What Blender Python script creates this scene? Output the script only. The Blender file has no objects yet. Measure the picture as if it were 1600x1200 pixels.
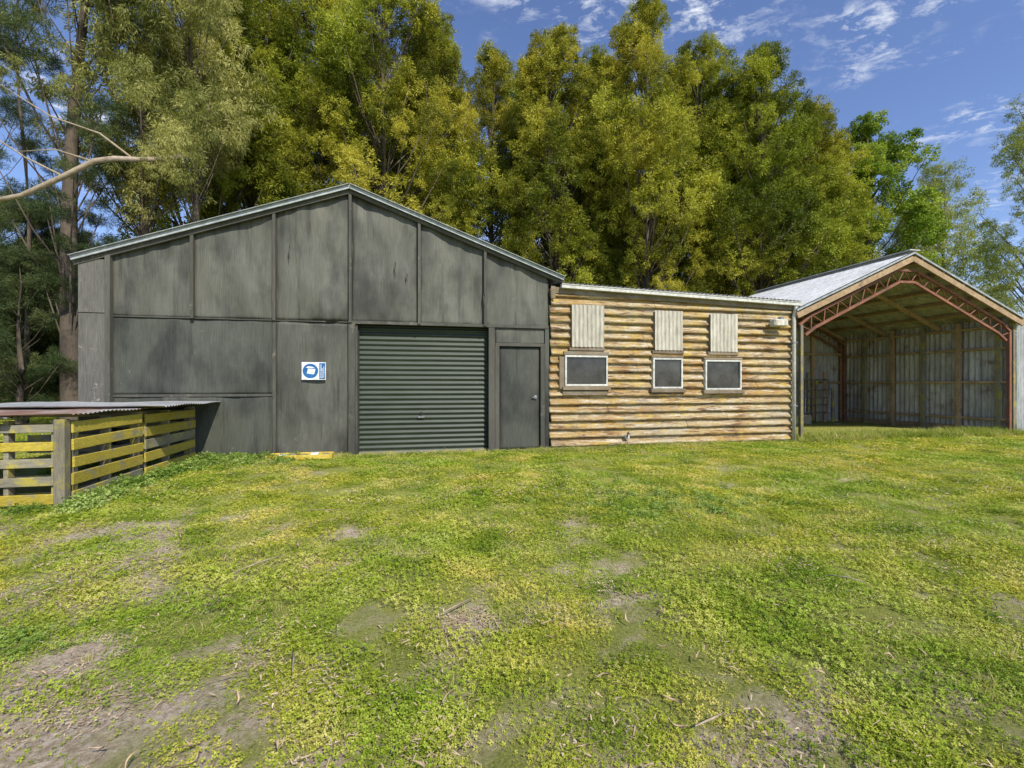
import bpy, math, random
import numpy as np
from mathutils import Vector, noise as mn
random.seed(4); rng=np.random.default_rng(4)
sc=bpy.context.scene
TH=math.radians(12.3); CT,ST=math.cos(TH),math.sin(TH)
def PN(x,y,z=0.0): return mn.noise(Vector((x,y,z)))

# ---------------------------------------------------------------- materials
def newmat(name):
    m=bpy.data.materials.new(name); m.use_nodes=True
    nt=m.node_tree; b=nt.nodes['Principled BSDF']; return m,nt,b
def N(nt,t,**kw):
    n=nt.nodes.new(t)
    for k,v in kw.items(): setattr(n,k,v)
    return n
def ramp(nt,fac,stops):
    r=N(nt,'ShaderNodeValToRGB'); e=r.color_ramp.elements
    while len(e)<len(stops): e.new(0.5)
    for i,(p,c) in enumerate(stops):
        e[i].position=p; e[i].color=(c[0],c[1],c[2],1)
    nt.links.new(fac,r.inputs[0]); return r.outputs[0]
def noise(nt,scale,stretch=(1,1,1),detail=6,rough=.6,coord='Object',dist=0,off=(0,0,0)):
    tc=N(nt,'ShaderNodeTexCoord'); mp=N(nt,'ShaderNodeMapping')
    mp.inputs['Scale'].default_value=stretch; mp.inputs['Location'].default_value=off
    nt.links.new(tc.outputs[coord],mp.inputs[0])
    n=N(nt,'ShaderNodeTexNoise'); n.inputs['Scale'].default_value=scale
    n.inputs['Detail'].default_value=detail; n.inputs['Roughness'].default_value=rough
    n.inputs['Distortion'].default_value=dist
    nt.links.new(mp.outputs[0],n.inputs['Vector']); return n.outputs[0]
def mix(nt,fac,a,b,mode='MIX'):
    m=N(nt,'ShaderNodeMix',data_type='RGBA',blend_type=mode)
    if isinstance(fac,(int,float)): m.inputs[0].default_value=fac
    else: nt.links.new(fac,m.inputs[0])
    for s,i in ((a,6),(b,7)):
        if isinstance(s,tuple): m.inputs[i].default_value=(s[0],s[1],s[2],1)
        else: nt.links.new(s,m.inputs[i])
    return m.outputs[2]
def bump(nt,b,h,st=.3,dist=.02):
    n=N(nt,'ShaderNodeBump'); n.inputs['Strength'].default_value=st; n.inputs['Distance'].default_value=dist
    nt.links.new(h,n.inputs['Height']); nt.links.new(n.outputs[0],b.inputs['Normal'])
def weathered(name,c1,c2,c3=None,s1=1.5,s2=12,st1=(1,1,1),st2=(1,1,1),c3lo=.55,c3hi=.7,rough=.85,metal=0,bst=.3,s3=2.5,st3=(1,1,1)):
    m,nt,b=newmat(name)
    a=ramp(nt,noise(nt,s1,st1),[(.3,c1),(.7,c2)])
    f=ramp(nt,noise(nt,s2,st2,8,.7),[(.3,(.6,.6,.6)),(.7,(1.25,1.25,1.25))])
    col=mix(nt,1.0,a,f,'MULTIPLY')
    if c3:
        k=ramp(nt,noise(nt,s3,st3,9,.7,off=(3,7,1)),[(c3lo,(0,0,0)),(c3hi,(1,1,1))])
        col=mix(nt,k,col,c3)
    oi=N(nt,'ShaderNodeObjectInfo')
    col=mix(nt,1.0,col,ramp(nt,oi.outputs['Random'],[(0,(.84,.84,.84)),(1,(1.12,1.12,1.12))]),'MULTIPLY')
    nt.links.new(col,b.inputs['Base Color']); b.inputs['Roughness'].default_value=rough; b.inputs['Metallic'].default_value=metal
    bump(nt,b,noise(nt,s2,st2,8,.7),bst); return m
M={}
def plymat(name,c1,c2,c3,k3=.6):
    m,nt,b=newmat(name)
    a=ramp(nt,noise(nt,.9,(1,1,.6),5,.6),[(.3,c1),(.7,c2)])
    gr=noise(nt,12,(5,1,.3),9,.75)
    f=ramp(nt,gr,[(.3,(.68,.68,.68)),(.68,(1.25,1.25,1.22))])
    col=mix(nt,1.0,a,f,'MULTIPLY')
    k=ramp(nt,noise(nt,1.8,(1.6,1,.5),9,.72,off=(5,2,1)),[(.50,(0,0,0)),(.72,(k3,k3,k3))])
    col=mix(nt,k,col,c3)
    k=ramp(nt,noise(nt,14,(1.2,1,.5),8,.7,off=(1,5,7)),[(.65,(0,0,0)),(.71,(.6,.6,.6))])
    col=mix(nt,k,col,(.25,.235,.20))
    k2=ramp(nt,noise(nt,1.25,(1.4,1,.8),5,.55,off=(9,2,4)),[(.47,(1,1,1)),(.66,(.40,.40,.40))])
    col=mix(nt,1.0,col,k2,'MULTIPLY')
    k4=ramp(nt,noise(nt,2.2,(3.2,1,.25),5,.6,off=(2,2,8)),[(.54,(1,1,1)),(.66,(.55,.55,.55))])
    col=mix(nt,1.0,col,k4,'MULTIPLY')
    oi=N(nt,'ShaderNodeObjectInfo')
    col=mix(nt,1.0,col,ramp(nt,oi.outputs['Random'],[(0,(.86,.86,.86)),(1,(1.16,1.16,1.13))]),'MULTIPLY')
    nt.links.new(col,b.inputs['Base Color']); b.inputs['Roughness'].default_value=.65
    bump(nt,b,gr,.4,.012); return m
M['ply']=plymat('stained_plywood',(.084,.085,.066),(.108,.108,.084),(.165,.158,.125))
M['ply2']=plymat('stained_plywood_dark',(.060,.064,.050),(.080,.083,.066),(.118,.115,.09),.5)
M['batten']=weathered('batten_timber',(.06,.06,.047),(.115,.11,.087),(.23,.20,.15),2,20,(1,1,.3),(4,4,.3),.6,.7)
M['peel']=weathered('peeling_board',(.115,.11,.094),(.165,.157,.133),(.33,.30,.25),2,15,(1,1,.4),(3,3,.3),.60,.67,s3=7)
M['roller']=weathered('roller_door_green',(.024,.036,.021),(.037,.050,.031),(.065,.073,.05),1,8,(.3,1,1),(.3,1,2),.62,.9,.5,0,.05)
M['flash']=weathered('galvanised_flashing',(.36,.39,.39),(.48,.50,.49),(.25,.22,.18),2,10,c3lo=.64,c3hi=.75,rough=.5,metal=.1,bst=.1)
M['zinc']=weathered('corrugated_zinc',(.27,.275,.27),(.45,.45,.44),(.18,.11,.07),1.2,6,(1,1,.4),(2,2,.5),.6,.75,.55,.15,.1)
M['zincdark']=weathered('corrugated_zinc_aged',(.27,.26,.24),(.56,.54,.50),(.18,.11,.07),1.8,6,(2,2,.3),(2,2,.4),.54,.7,.7,.05,.1)
M['zincroof']=weathered('roof_iron',(.5,.5,.48),(.62,.62,.6),(.3,.26,.2),1,6,c3lo=.62,c3hi=.8,rough=.5,metal=.1,bst=.1)
M['cream']=weathered('cream_fibreglass',(.50,.46,.36),(.62,.58,.47),(.34,.30,.2),2,10,(1,1,.3),(2,2,.4),.58,.8,.6,0,.1)
M['white']=weathered('white_paint_old',(.55,.54,.48),(.68,.67,.60),(.28,.25,.18),3,14,c3lo=.6,c3hi=.72,rough=.6,bst=.1)
M['sill']=weathered('bare_timber',(.16,.11,.06),(.30,.24,.16),(.33,.30,.24),3,18,(.4,1,1),(.5,2,4),.5,.7)
M['rafter']=weathered('rafter_timber',(.33,.21,.11),(.50,.36,.21),(.17,.12,.07),2,14,(1,1,1),(1,1,1),.57,.7)
M['rust']=weathered('rusty_steel',(.20,.075,.042),(.31,.13,.075),(.12,.065,.045),4,25,c3lo=.5,c3hi=.7,rough=.85)
M['post']=weathered('post_timber',(.16,.14,.095),(.29,.26,.185),(.32,.27,.06),3,20,(1,1,.3),(4,4,.4),.5,.6,s3=5)
M['lichen']=weathered('lichen_slat',(.42,.32,.03),(.56,.44,.06),(.28,.25,.17),2.5,25,(1,.5,2),(1,1,3),.54,.62,s3=4)
M['greyslat']=weathered('grey_slat',(.20,.18,.13),(.34,.31,.225),(.42,.35,.06),2,20,(.5,1,2),(.5,1,5),.5,.58,s3=4)
M['tin']=weathered('rusty_tin',(.16,.075,.045),(.26,.16,.11),(.30,.29,.27),2,12,c3lo=.48,c3hi=.6,rough=.7,s3=1.5)
M['yellow']=weathered('yellow_plastic',(.6,.42,.04),(.66,.5,.08),(.35,.28,.1),4,10,rough=.5,bst=.05)
M['dark']=weathered('dark_opening',(.02,.02,.018),(.03,.03,.026))
M['bark']=weathered('bark',(.075,.055,.038),(.15,.115,.08),(.035,.028,.02),2,14,(1,1,.3),(3,3,.4),.5,.65,bst=.8)
M['palebark']=weathered('pale_bark',(.30,.23,.15),(.45,.37,.27),(.16,.11,.07),2,10,bst=.4)
M['blue']=weathered('sign_blue',(.012,.13,.36),(.02,.16,.42),None,3,8,rough=.4,bst=.02)
M['signwhite']=weathered('sign_white',(.7,.72,.72),(.78,.8,.8),None,3,8,rough=.4,bst=.02)
M['metal']=weathered('grey_metal',(.3,.3,.3),(.4,.4,.4),None,4,12,rough=.4,metal=.6,bst=.05)
M['litter']=weathered('dead_leaf',(.40,.26,.16),(.68,.54,.37),None,3,8,rough=.7)
m,nt,b=newmat('lichen_cladding')
a=ramp(nt,noise(nt,.8,(.8,1,1.2),6,.65),[(.32,(.31,.155,.045)),(.5,(.39,.25,.085)),(.68,(.43,.35,.21))])
k=ramp(nt,noise(nt,6,(.25,1,3),11,.82,off=(2,2,2)),[(.49,(0,0,0)),(.59,(1,1,1))])
col=mix(nt,k,a,(.62,.56,.42))
k=ramp(nt,noise(nt,4.2,(.35,1,3.5),11,.8,off=(8,1,5)),[(.51,(0,0,0)),(.58,(1,1,1))])
col=mix(nt,k,col,(.15,.075,.035))
k=ramp(nt,noise(nt,2.4,(1,1,1.5),11,.82,off=(1,9,5)),[(.53,(0,0,0)),(.61,(.85,.85,.85))])
col=mix(nt,k,col,(.50,.35,.05))
k=ramp(nt,noise(nt,1.2,(1,1,1),11,.8,off=(4,3,5)),[(.51,(0,0,0)),(.66,(.6,.6,.6))])
col=mix(nt,k,col,(.28,.25,.19))
f=ramp(nt,noise(nt,40,(.4,1,1),8,.8),[(.3,(.62,.62,.62)),(.7,(1.25,1.25,1.25))])
col=mix(nt,1.0,col,f,'MULTIPLY')
nt.links.new(col,b.inputs['Base Color']); b.inputs['Roughness'].default_value=.9
bump(nt,b,noise(nt,22,(.3,1,1.5),9,.75),.7,.02); M['clad']=m
m,nt,b=newmat('window_glass')
c=ramp(nt,noise(nt,2.2,(1,1,1),6,.7),[(.35,(.012,.014,.013)),(.7,(.07,.072,.066))])
nt.links.new(c,b.inputs['Base Color']); b.inputs['Roughness'].default_value=.09; bump(nt,b,noise(nt,1.5,detail=2),.04,.02); M['glass']=m

def leafmat(name,stops,pscale,trans=.35,tcol=(1.2,1.25,.6),rough=.6,vi=.3,big=None):
    m,nt,b=newmat(name)
    oi=N(nt,'ShaderNodeObjectInfo'); g=N(nt,'ShaderNodeNewGeometry')
    n=N(nt,'ShaderNodeTexNoise'); n.inputs['Scale'].default_value=pscale; n.inputs['Detail'].default_value=3
    nt.links.new(g.outputs['Position'],n.inputs['Vector'])
    def madd(src,k,base):
        ad=N(nt,'ShaderNodeMath',operation='MULTIPLY_ADD'); nt.links.new(src,ad.inputs[0]); ad.inputs[1].default_value=k
        s=N(nt,'ShaderNodeMath',operation='SUBTRACT'); nt.links.new(base,s.inputs[0]); s.inputs[1].default_value=k/2
        nt.links.new(s.outputs[0],ad.inputs[2]); return ad.outputs[0]
    f=madd(oi.outputs['Random'],vi,n.outputs[0]); f=madd(g.outputs['Random Per Island'],.28,f)
    col=ramp(nt,f,stops)
    if big:
        n2=N(nt,'ShaderNodeTexNoise'); n2.inputs['Scale'].default_value=big[0]; n2.inputs['Detail'].default_value=5; nt.links.new(g.outputs['Position'],n2.inputs['Vector'])
        col=mix(nt,1.0,col,ramp(nt,n2.outputs[0],[(.38,big[1]),(.62,big[2])]),'MULTIPLY')
    nt.links.new(col,b.inputs['Base Color']); b.inputs['Roughness'].default_value=rough
    b.inputs['Specular IOR Level'].default_value=.25
    t=N(nt,'ShaderNodeBsdfTranslucent'); tc=mix(nt,1.0,col,tcol,'MULTIPLY'); nt.links.new(tc,t.inputs[0])
    ms=N(nt,'ShaderNodeMixShader'); ms.inputs[0].default_value=trans
    nt.links.new(b.outputs[0],ms.inputs[1]); nt.links.new(t.outputs[0],ms.inputs[2])
    nt.links.new(ms.outputs[0],nt.nodes['Material Output'].inputs[0]); return m
M['wattle']=leafmat('wattle_leaves',[(.28,(.095,.115,.010)),(.5,(.27,.275,.027)),(.72,(.54,.51,.08))],.4,vi=.42,big=(.11,(.82,.94,.75),(1.14,1.06,1.05)))
M['gum']=leafmat('gum_leaves',[(.3,(.15,.165,.04)),(.5,(.31,.31,.085)),(.7,(.52,.49,.18))],.5)
M['broad']=leafmat('broad_leaves',[(.3,(.10,.17,.015)),(.5,(.22,.31,.03)),(.7,(.38,.45,.07))],.5)
M['willow']=leafmat('willow_leaves',[(.3,(.16,.20,.04)),(.5,(.30,.33,.08)),(.7,(.44,.45,.15))],.5)
M['pine']=leafmat('pine_needles',[(.3,(.03,.05,.016)),(.5,(.065,.095,.028)),(.7,(.15,.18,.06))],.5,.15)
M['clover']=leafmat('clover_leaves',[(.22,(.15,.23,.018)),(.42,(.33,.42,.03)),(.58,(.50,.54,.06)),(.76,(.70,.63,.19))],2.2,.35,tcol=(1.15,1.15,.7),vi=.24,big=(.6,(.78,.90,.85),(1.18,1.03,1.2)))
M['blade']=leafmat('grass_blades',[(.3,(.19,.26,.03)),(.5,(.38,.42,.07)),(.7,(.64,.57,.24))],.8,.35)
M['weed']=leafmat('weed_leaves',[(.3,(.13,.22,.03)),(.5,(.25,.36,.06)),(.7,(.40,.48,.14))],1.5,.3)

# ---------------------------------------------------------------- mesh helpers
def empty(name,loc=(0,0,0),rot=0):
    o=bpy.data.objects.new(name,None); o.location=loc; o.rotation_euler=(0,0,rot); o.empty_display_size=.3
    sc.collection.objects.link(o); return o
def mesh(name,V,F,mat,parent=None,smooth=False,link=True):
    me=bpy.data.meshes.new(name); me.from_pydata([tuple(map(float,v)) for v in V],[],[tuple(f) for f in F]); me.update()
    for mm in (mat if isinstance(mat,list) else [mat]): me.materials.append(M[mm])
    if smooth: me.polygons.foreach_set('use_smooth',[True]*len(me.polygons))
    o=bpy.data.objects.new(name,me)
    if link: sc.collection.objects.link(o)
    if parent: o.parent=parent
    return o
BF=[(0,3,2,1),(4,5,6,7),(0,1,5,4),(1,2,6,5),(2,3,7,6),(3,0,4,7)]
def boxvf(x0,x1,y0,y1,z0,z1): return [(x0,y0,z0),(x1,y0,z0),(x1,y1,z0),(x0,y1,z0),(x0,y0,z1),(x1,y0,z1),(x1,y1,z1),(x0,y1,z1)]
def box(name,x0,x1,y0,y1,z0,z1,mat,parent,bev=.004):
    o=mesh(name,boxvf(x0,x1,y0,y1,z0,z1),BF,mat,parent)
    if bev:
        mo=o.modifiers.new('b','BEVEL'); mo.width=bev; mo.segments=1
    return o
def beam(name,p0,p1,w,h,mat,parent,up=(0,0,1)):
    p0,p1=Vector(p0),Vector(p1); d=(p1-p0).normalized(); s=d.cross(Vector(up))
    if s.length<1e-3: s=d.cross(Vector((0,1,0)))
    s.normalize(); t=s.cross(d).normalized()
    V=[]
    for p in (p0,p1):
        for a,c in ((-1,-1),(1,-1),(1,1),(-1,1)): V.append(p+s*a*w/2+t*c*h/2)
    return mesh(name,V,[(0,1,2,3),(7,6,5,4),(0,4,5,1),(1,5,6,2),(2,6,7,3),(3,7,4,0)],mat,parent)
def tubes(name,paths,mat,parent,n=7):
    V=[];F=[]
    for pts,rad in paths:
        b0=len(V)
        for i,p in enumerate(pts):
            p=Vector(p); d=(Vector(pts[min(i+1,len(pts)-1)])-Vector(pts[max(i-1,0)])).normalized()
            s=d.cross(Vector((0,0,1))); s=Vector((1,0,0)) if s.length<.05 else s.normalized(); t=s.cross(d)
            for k in range(n):
                a=2*math.pi*k/n; V.append(p+(s*math.cos(a)+t*math.sin(a))*rad[i])
        for i in range(len(pts)-1):
            for k in range(n):
                a=b0+i*n+k; c=b0+i*n+(k+1)%n; F.append((a,c,c+n,a+n))
        F.append(tuple(b0+(len(pts)-1)*n+k for k in range(n)))
    return mesh(name,V,F,mat,parent,True)
def corr(name,o,a,bv,nv,la,lb,period,amp,mat,parent,nb=1,wob=0.0,fn=None):
    o,a,bv,nv=map(Vector,(o,a,bv,nv)); n=int(la/period*6)+1; V=[];F=[]
    for j in range(nb+1):
        for i in range(n+1):
            s=la*i/n; t=lb*j/nb; w=amp*math.cos(2*math.pi*s/period)
            if wob: w+=wob*PN(s*1.7+o.x,t*1.7+o.z,3)
            if fn: s2,t2=fn(s,t)
            else: s2,t2=s,t
            V.append(o+a*s2+bv*t2+nv*w)
    for j in range(nb):
        for i in range(n):
            k=j*(n+1)+i; F.append((k,k+1,k+n+2,k+n+1))
    return mesh(name,V,F,mat,parent,True)

# ---------------------------------------------------------------- scatter through geometry nodes
def scatter(name,pts,scl,rot,protos,parent=None):
    me=bpy.data.meshes.new(name); me.from_pydata([tuple(map(float,p)) for p in pts],[],[])
    at=me.attributes.new('scl','FLOAT','POINT'); at.data.foreach_set('value',np.asarray(scl,dtype=np.float32))
    at=me.attributes.new('rot','FLOAT_VECTOR','POINT'); at.data.foreach_set('vector',np.asarray(rot,dtype=np.float32).ravel())
    o=bpy.data.objects.new(name,me); sc.collection.objects.link(o)
    if parent: o.parent=parent
    g=bpy.data.node_groups.new(name+'_gn','GeometryNodeTree')
    g.interface.new_socket('Geometry',in_out='INPUT',socket_type='NodeSocketGeometry')
    g.interface.new_socket('Geometry',in_out='OUTPUT',socket_type='NodeSocketGeometry')
    gi=g.nodes.new('NodeGroupInput'); go=g.nodes.new('NodeGroupOutput')
    ip=g.nodes.new('GeometryNodeInstanceOnPoints'); ci=g.nodes.new('GeometryNodeCollectionInfo')
    ci.inputs['Collection'].default_value=protos; ci.inputs['Separate Children'].default_value=True; ci.inputs['Reset Children'].default_value=True
    ip.inputs['Pick Instance'].default_value=True
    a1=g.nodes.new('GeometryNodeInputNamedAttribute'); a1.data_type='FLOAT'; a1.inputs['Name'].default_value='scl'
    a2=g.nodes.new('GeometryNodeInputNamedAttribute'); a2.data_type='FLOAT_VECTOR'; a2.inputs['Name'].default_value='rot'
    er=g.nodes.new('FunctionNodeEulerToRotation')
    L=g.links.new
    L(gi.outputs[0],ip.inputs['Points']); L(ci.outputs[0],ip.inputs['Instance'])
    L(a1.outputs['Attribute'],ip.inputs['Scale']); L(a2.outputs['Attribute'],er.inputs[0]); L(er.outputs[0],ip.inputs['Rotation'])
    L(ip.outputs[0],go.inputs[0])
    mo=o.modifiers.new('scatter','NODES'); mo.node_group=g
    return o
def coll(name,objs):
    c=bpy.data.collections.new(name)
    for o in objs: c.objects.link(o)
    return c
def unit(a): return a/np.linalg.norm(a,axis=-1,keepdims=True)
def leafclump(name,nsub,nleaf,rs,L,W,mat,seed,droop=0,vst=1.3):
    "one bough end of unit radius: many small sprays of leaves with gaps between"
    r=np.random.default_rng(seed); allv=[];
    for s in range(nsub):
        d=unit(r.normal(size=3)); c=d*r.uniform(.35,1.1)**.5; c=c*np.array([.9,.9,.9*vst])
        q=unit(r.normal(size=(nleaf,3))); pos=c+q*rs*r.uniform(.1,1,size=(nleaf,1))**.5*np.array([1,1,.8])
        u=q*.6+r.normal(size=(nleaf,3))*.7+d*.3; u[:,2]-=droop; u=unit(u)
        w=unit(np.cross(u,r.normal(size=(nleaf,3))))
        l=(L*r.uniform(.7,1.3,size=(nleaf,1))); ww=W*r.uniform(.7,1.2,size=(nleaf,1))
        allv.append(np.stack([pos,pos+u*l*.45+w*ww,pos+u*l,pos+u*l*.45-w*ww],1).reshape(-1,3))
    V=np.concatenate(allv); n=len(V)//4
    F=np.arange(n*4).reshape(-1,4)
    return mesh(name,V,F.tolist(),mat,None,False,False)
C={}
C['wattle']=coll('wattle_boughs',[leafclump('wattle_bough%d'%i,32,58,.24,.16,.024,'wattle',i,.1) for i in range(6)])
C['wattlefar']=coll('wattle_boughs_back',[leafclump('wattle_bough_b%d'%i,24,44,.30,.20,.035,'wattle',90+i,.1) for i in range(4)])
C['gum']=coll('gum_boughs',[leafclump('gum_bough%d'%i,26,46,.26,.22,.020,'gum',10+i,1.1) for i in range(5)])
C['broad']=coll('broad_boughs',[leafclump('broad_bough%d'%i,26,40,.28,.17,.055,'broad',20+i,.2,1.0) for i in range(4)])
C['willow']=coll('willow_boughs',[leafclump('willow_bough%d'%i,24,44,.26,.17,.022,'willow',25+i,.9,1.4) for i in range(4)])
C['pine']=coll('pine_boughs',[leafclump('pine_bough%d'%i,24,95,.24,.22,.010,'pine',30+i,-.1,.6) for i in range(4)])
def cloverpatch(name,n,R,size,mat,seed,h=.04,tri=.45):
    r=np.random.default_rng(seed); V=[];F=[]
    for i in range(n):
        a=r.uniform(0,6.283); rr=R*math.sqrt(r.uniform(0,1)); c=np.array([rr*math.cos(a),rr*math.sin(a),r.uniform(.002,h)*(1-.6*rr/R)])
        nrm=np.array([r.normal()*tri,r.normal()*tri,1]); nrm/=np.linalg.norm(nrm)
        e1=np.cross(nrm,[0,1,.01]); e1/=np.linalg.norm(e1); e2=np.cross(nrm,e1); s=size*r.uniform(.5,1.35); a0=r.uniform(0,6.28)
        for q in range(3):
            t=a0+q*2.094; d=e1*math.cos(t)+e2*math.sin(t); p=-e1*math.sin(t)+e2*math.cos(t); k=len(V)
            V+=[c,c+d*s*.6+p*s*.42+nrm*s*.12,c+d*s*1.0,c+d*s*.6-p*s*.42+nrm*s*.12]; F.append((k,k+1,k+2,k+3))
    return mesh(name,V,F,mat,None,False,False)
def bladetuft(name,n,R,L,W,mat,seed,lean=.5):
    r=np.random.default_rng(seed); V=[];F=[]
    for i in range(n):
        a=r.uniform(0,6.283); rr=R*math.sqrt(r.uniform(0,1)); b0=np.array([rr*math.cos(a),rr*math.sin(a),0.])
        d=np.array([r.normal()*lean,r.normal()*lean,1.]); d/=np.linalg.norm(d); l=L*r.uniform(.5,1.2)
        w=np.cross(d,r.normal(size=3)); w/=np.linalg.norm(w); w*=W
        bend=np.array([d[0],d[1],-.25])*l*.5; k=len(V)
        V+=[b0-w,b0+w,b0+d*l*.55+w*.8,b0+d*l*.55-w*.8,b0+d*l+bend*.6]; F+=[(k,k+1,k+2,k+3),(k+3,k+2,k+4)]
    return mesh(name,V,F,mat,None,False,False)
C['clover']=coll('clover_patches',[cloverpatch('clover_patch%d'%i,380,.21,.0105,'clover',40+i,.05,.5) for i in range(5)]+[bladetuft('grass_in_clover',190,.2,.055,.0014,'blade',55,.9)])
C['sparse']=coll('sparse_clover_set',[cloverpatch('sparse_clover%d'%i,120,.2,.009,'clover',45+i,.025) for i in range(3)])
C['blade']=coll('grass_tuft_set',[bladetuft('grass_tuft%d'%i,45,.06,.16,.003,'blade',50+i,.4) for i in range(3)])
C['weed']=coll('weed_set',[cloverpatch('weed_plant%d'%i,90,.14,.024,'weed',60+i,.20,.7) for i in range(3)])
def deadleaf(name,L,W,curl,seed):
    V=[];F=[];n=7
    for i in range(n+1):
        t=i/n; w=W*math.sin(math.pi*min(max(t,.03),.97))**.8; y=curl*L*math.sin(t*math.pi)
        z=.012*math.sin(t*5+seed)+.008
        V+=[(t*L-L/2,y-w,z+.004),(t*L-L/2,y,z),(t*L-L/2,y+w,z+.006)]
    for i in range(n):
        for q in (0,1):
            k=i*3+q; F.append((k,k+3,k+4,k+1))
    return mesh(name,V,F,'litter',None,True,False)
C['dead']=coll('dead_leaf_set',[deadleaf('dead_leaf%d'%i,.05+.017*i,.005,.12+.08*i,i) for i in range(4)])
def chips(name,seed,n=80,z0=.002,z1=.010):
    r=np.random.default_rng(seed); V=[];F=[]
    for i in range(n):
        c=np.array([r.uniform(-.14,.14),r.uniform(-.14,.14),r.uniform(z0,z1)]); a=r.uniform(0,3.14); l=r.uniform(.003,.013)*(1+(i%9==0)); w=r.uniform(.0012,.0035)
        d=np.array([math.cos(a),math.sin(a),r.normal()*.2])*l; p=np.array([-math.sin(a),math.cos(a),r.normal()*.2])*w; k=len(V)
        V+=[c-d-p,c+d-p*.6,c+d*1.1+p*.4,c-d*.9+p]; F.append((k,k+1,k+2,k+3))
    return mesh(name,V,F,'litter',None,False,False)
C['chips']=coll('bark_chips',[chips('chips%d'%i,70+i,150,.002,.016) for i in range(3)])
C['straw']=coll('straw_flecks',[chips('straw%d'%i,80+i,30,.012,.05) for i in range(3)])

# ---------------------------------------------------------------- ground
def gz(x,y): 
    if abs(x)>40 or y>40: return 0.0
    f=min(1,max(.35,(9-y)/4)) if y>5 else 1
    return f*(.08*PN(x*.4,y*.4,1)+.04*PN(x*1.2,y*1.2,2)+.014*PN(x*3,y*3,7))
def dirt(x,y):
    v=.55*PN(x*.9,y*.9,5)+.5*PN(x*2.6,y*2.6,6)+.5*PN(x*7,y*7,8)+.3*PN(x*17,y*17,9)-.74
    def blob(cx,cy,rx,ry,a): return a*math.exp(-((x-cx)/rx)**2-((y-cy)/ry)**2)
    v+=blob(-2.9,2.6,1.8,1.3,.60)+blob(1.75,1.85,.8,.5,.62)+blob(.6,1.55,.5,.25,.5)+blob(-4.4,4.2,1.8,.8,.35)+blob(-1.6,1.6,1.4,.6,.42)+blob(-1.6,3.6,1.2,.8,.30)+blob(-.2,2.7,.9,.5,.28)
    return v
def axis(lo,hi,step,far):
    a=list(np.arange(lo,hi+1e-6,step)); s=step; x=hi
    while x<far: s*=1.35; x+=s; a.append(x)
    s=step; x=lo; pre=[]
    while x>-far: s*=1.35; x-=s; pre.append(x)
    return pre[::-1]+a
xs=axis(-12,14,.09,400); ys=axis(-1,15,.09,400)
V=[];dv=[]
for y in ys:
    for x in xs:
        V.append((x,y,gz(x,y))); dv.append(dirt(x,y) if abs(x)<16 and -3<y<17 else -.5)
nx=len(xs); F=[(j*nx+i,j*nx+i+1,(j+1)*nx+i+1,(j+1)*nx+i) for j in range(len(ys)-1) for i in range(nx-1)]
m,nt,b=newmat('ground_soil_and_grass')
at=N(nt,'ShaderNodeAttribute'); at.attribute_name='dirt'
fine=noise(nt,34,detail=12,rough=.85)
soil=ramp(nt,fine,[(.36,(.20,.14,.085)),(.48,(.44,.34,.23)),(.58,(.70,.59,.45))])
grs=ramp(nt,noise(nt,75,detail=8,rough=.9),[(.36,(.08,.12,.012)),(.5,(.27,.30,.04)),(.62,(.52,.47,.15))])
big=ramp(nt,noise(nt,.7,detail=5),[(.35,(.8,.8,.8)),(.7,(1.2,1.15,1.1))])
grs=mix(nt,1.0,grs,big,'MULTIPLY')
mr=N(nt,'ShaderNodeMapRange'); mr.inputs['From Min'].default_value=-.5; mr.inputs['From Max'].default_value=0.0
nt.links.new(at.outputs['Fac'],mr.inputs[0])
nt.links.new(mix(nt,mr.outputs[0],grs,soil),b.inputs['Base Color']); b.inputs['Roughness'].default_value=.95
bump(nt,b,fine,.9,.03); M['ground']=m
g=mesh('ground',V,F,'ground',None,True)
a=g.data.attributes.new('dirt','FLOAT','POINT'); a.data.foreach_set('value',np.array(dv,dtype=np.float32))

# ---------------------------------------------------------------- black plywood shed
ORG=(.93,9.18,0)
shed=empty('plywood_shed',ORG,TH)
PK=-3.94; RT=4.80; SL=.361
def rt(u): return RT-abs(u-PK)*SL
def panel(name,u0,u1,z0,z1,mat,parent,v=0,warp=.02,th=.02,seed=0):
    nu=max(6,int((u1-u0)/.06)); nz=34; V=[];F=[]
    for j in range(nz+1):
        for i in range(nu+1):
            u=u0+(u1-u0)*i/nu; top=z1(u) if callable(z1) else z1; z=z0+(top-z0)*j/nz
            e=min(i,nu-i)/nu*2; e=min(1,e*2.5)
            w=warp*PN(u*1.3+seed,z*.9,seed)*e+warp*.6*PN(u*4.5,z*1.4,seed+3)*e+warp*.22*PN(u*11,z*2.5,seed+5)*e
            if j==0: w-=abs(warp*.8*PN(u*3,seed,1))
            V.append((u,v-th-w,z+(.012*PN(u*2,seed,8) if j==0 else 0)))
    for j in range(nz):
        for i in range(nu):
            k=j*(nu+1)+i; F.append((k,k+1,k+nu+2,k+nu+1))
    o=mesh(name,V,F,mat,parent,True)
    mo=o.modifiers.new('s','SOLIDIFY'); mo.thickness=.012; mo.offset=-1
    return o
J=[-7.66,-6.465,-5.198,-3.94,-2.725,-1.493,-.22]
for i in range(6):
    panel('gable_panel_%d'%i,J[i]+.004,J[i+1]-.004,2.42,lambda u:rt(u)-.03,'ply',shed,0,.066,seed=i*3+1)
panel('side_panel_upper',-7.66,-5.2,1.13,2.405,'ply2',shed,0,.024,seed=21)
panel('side_panel_lower',-7.66,-5.2,.06,1.08,'ply2',shed,.012,.03,seed=23)
panel('front_panel',-5.19,-3.98,.03,2.405,'ply',shed,0,.03,seed=25)
box('mid_rail',-7.66,-5.2,-.028,-.004,1.082,1.128,'batten',shed)
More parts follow.
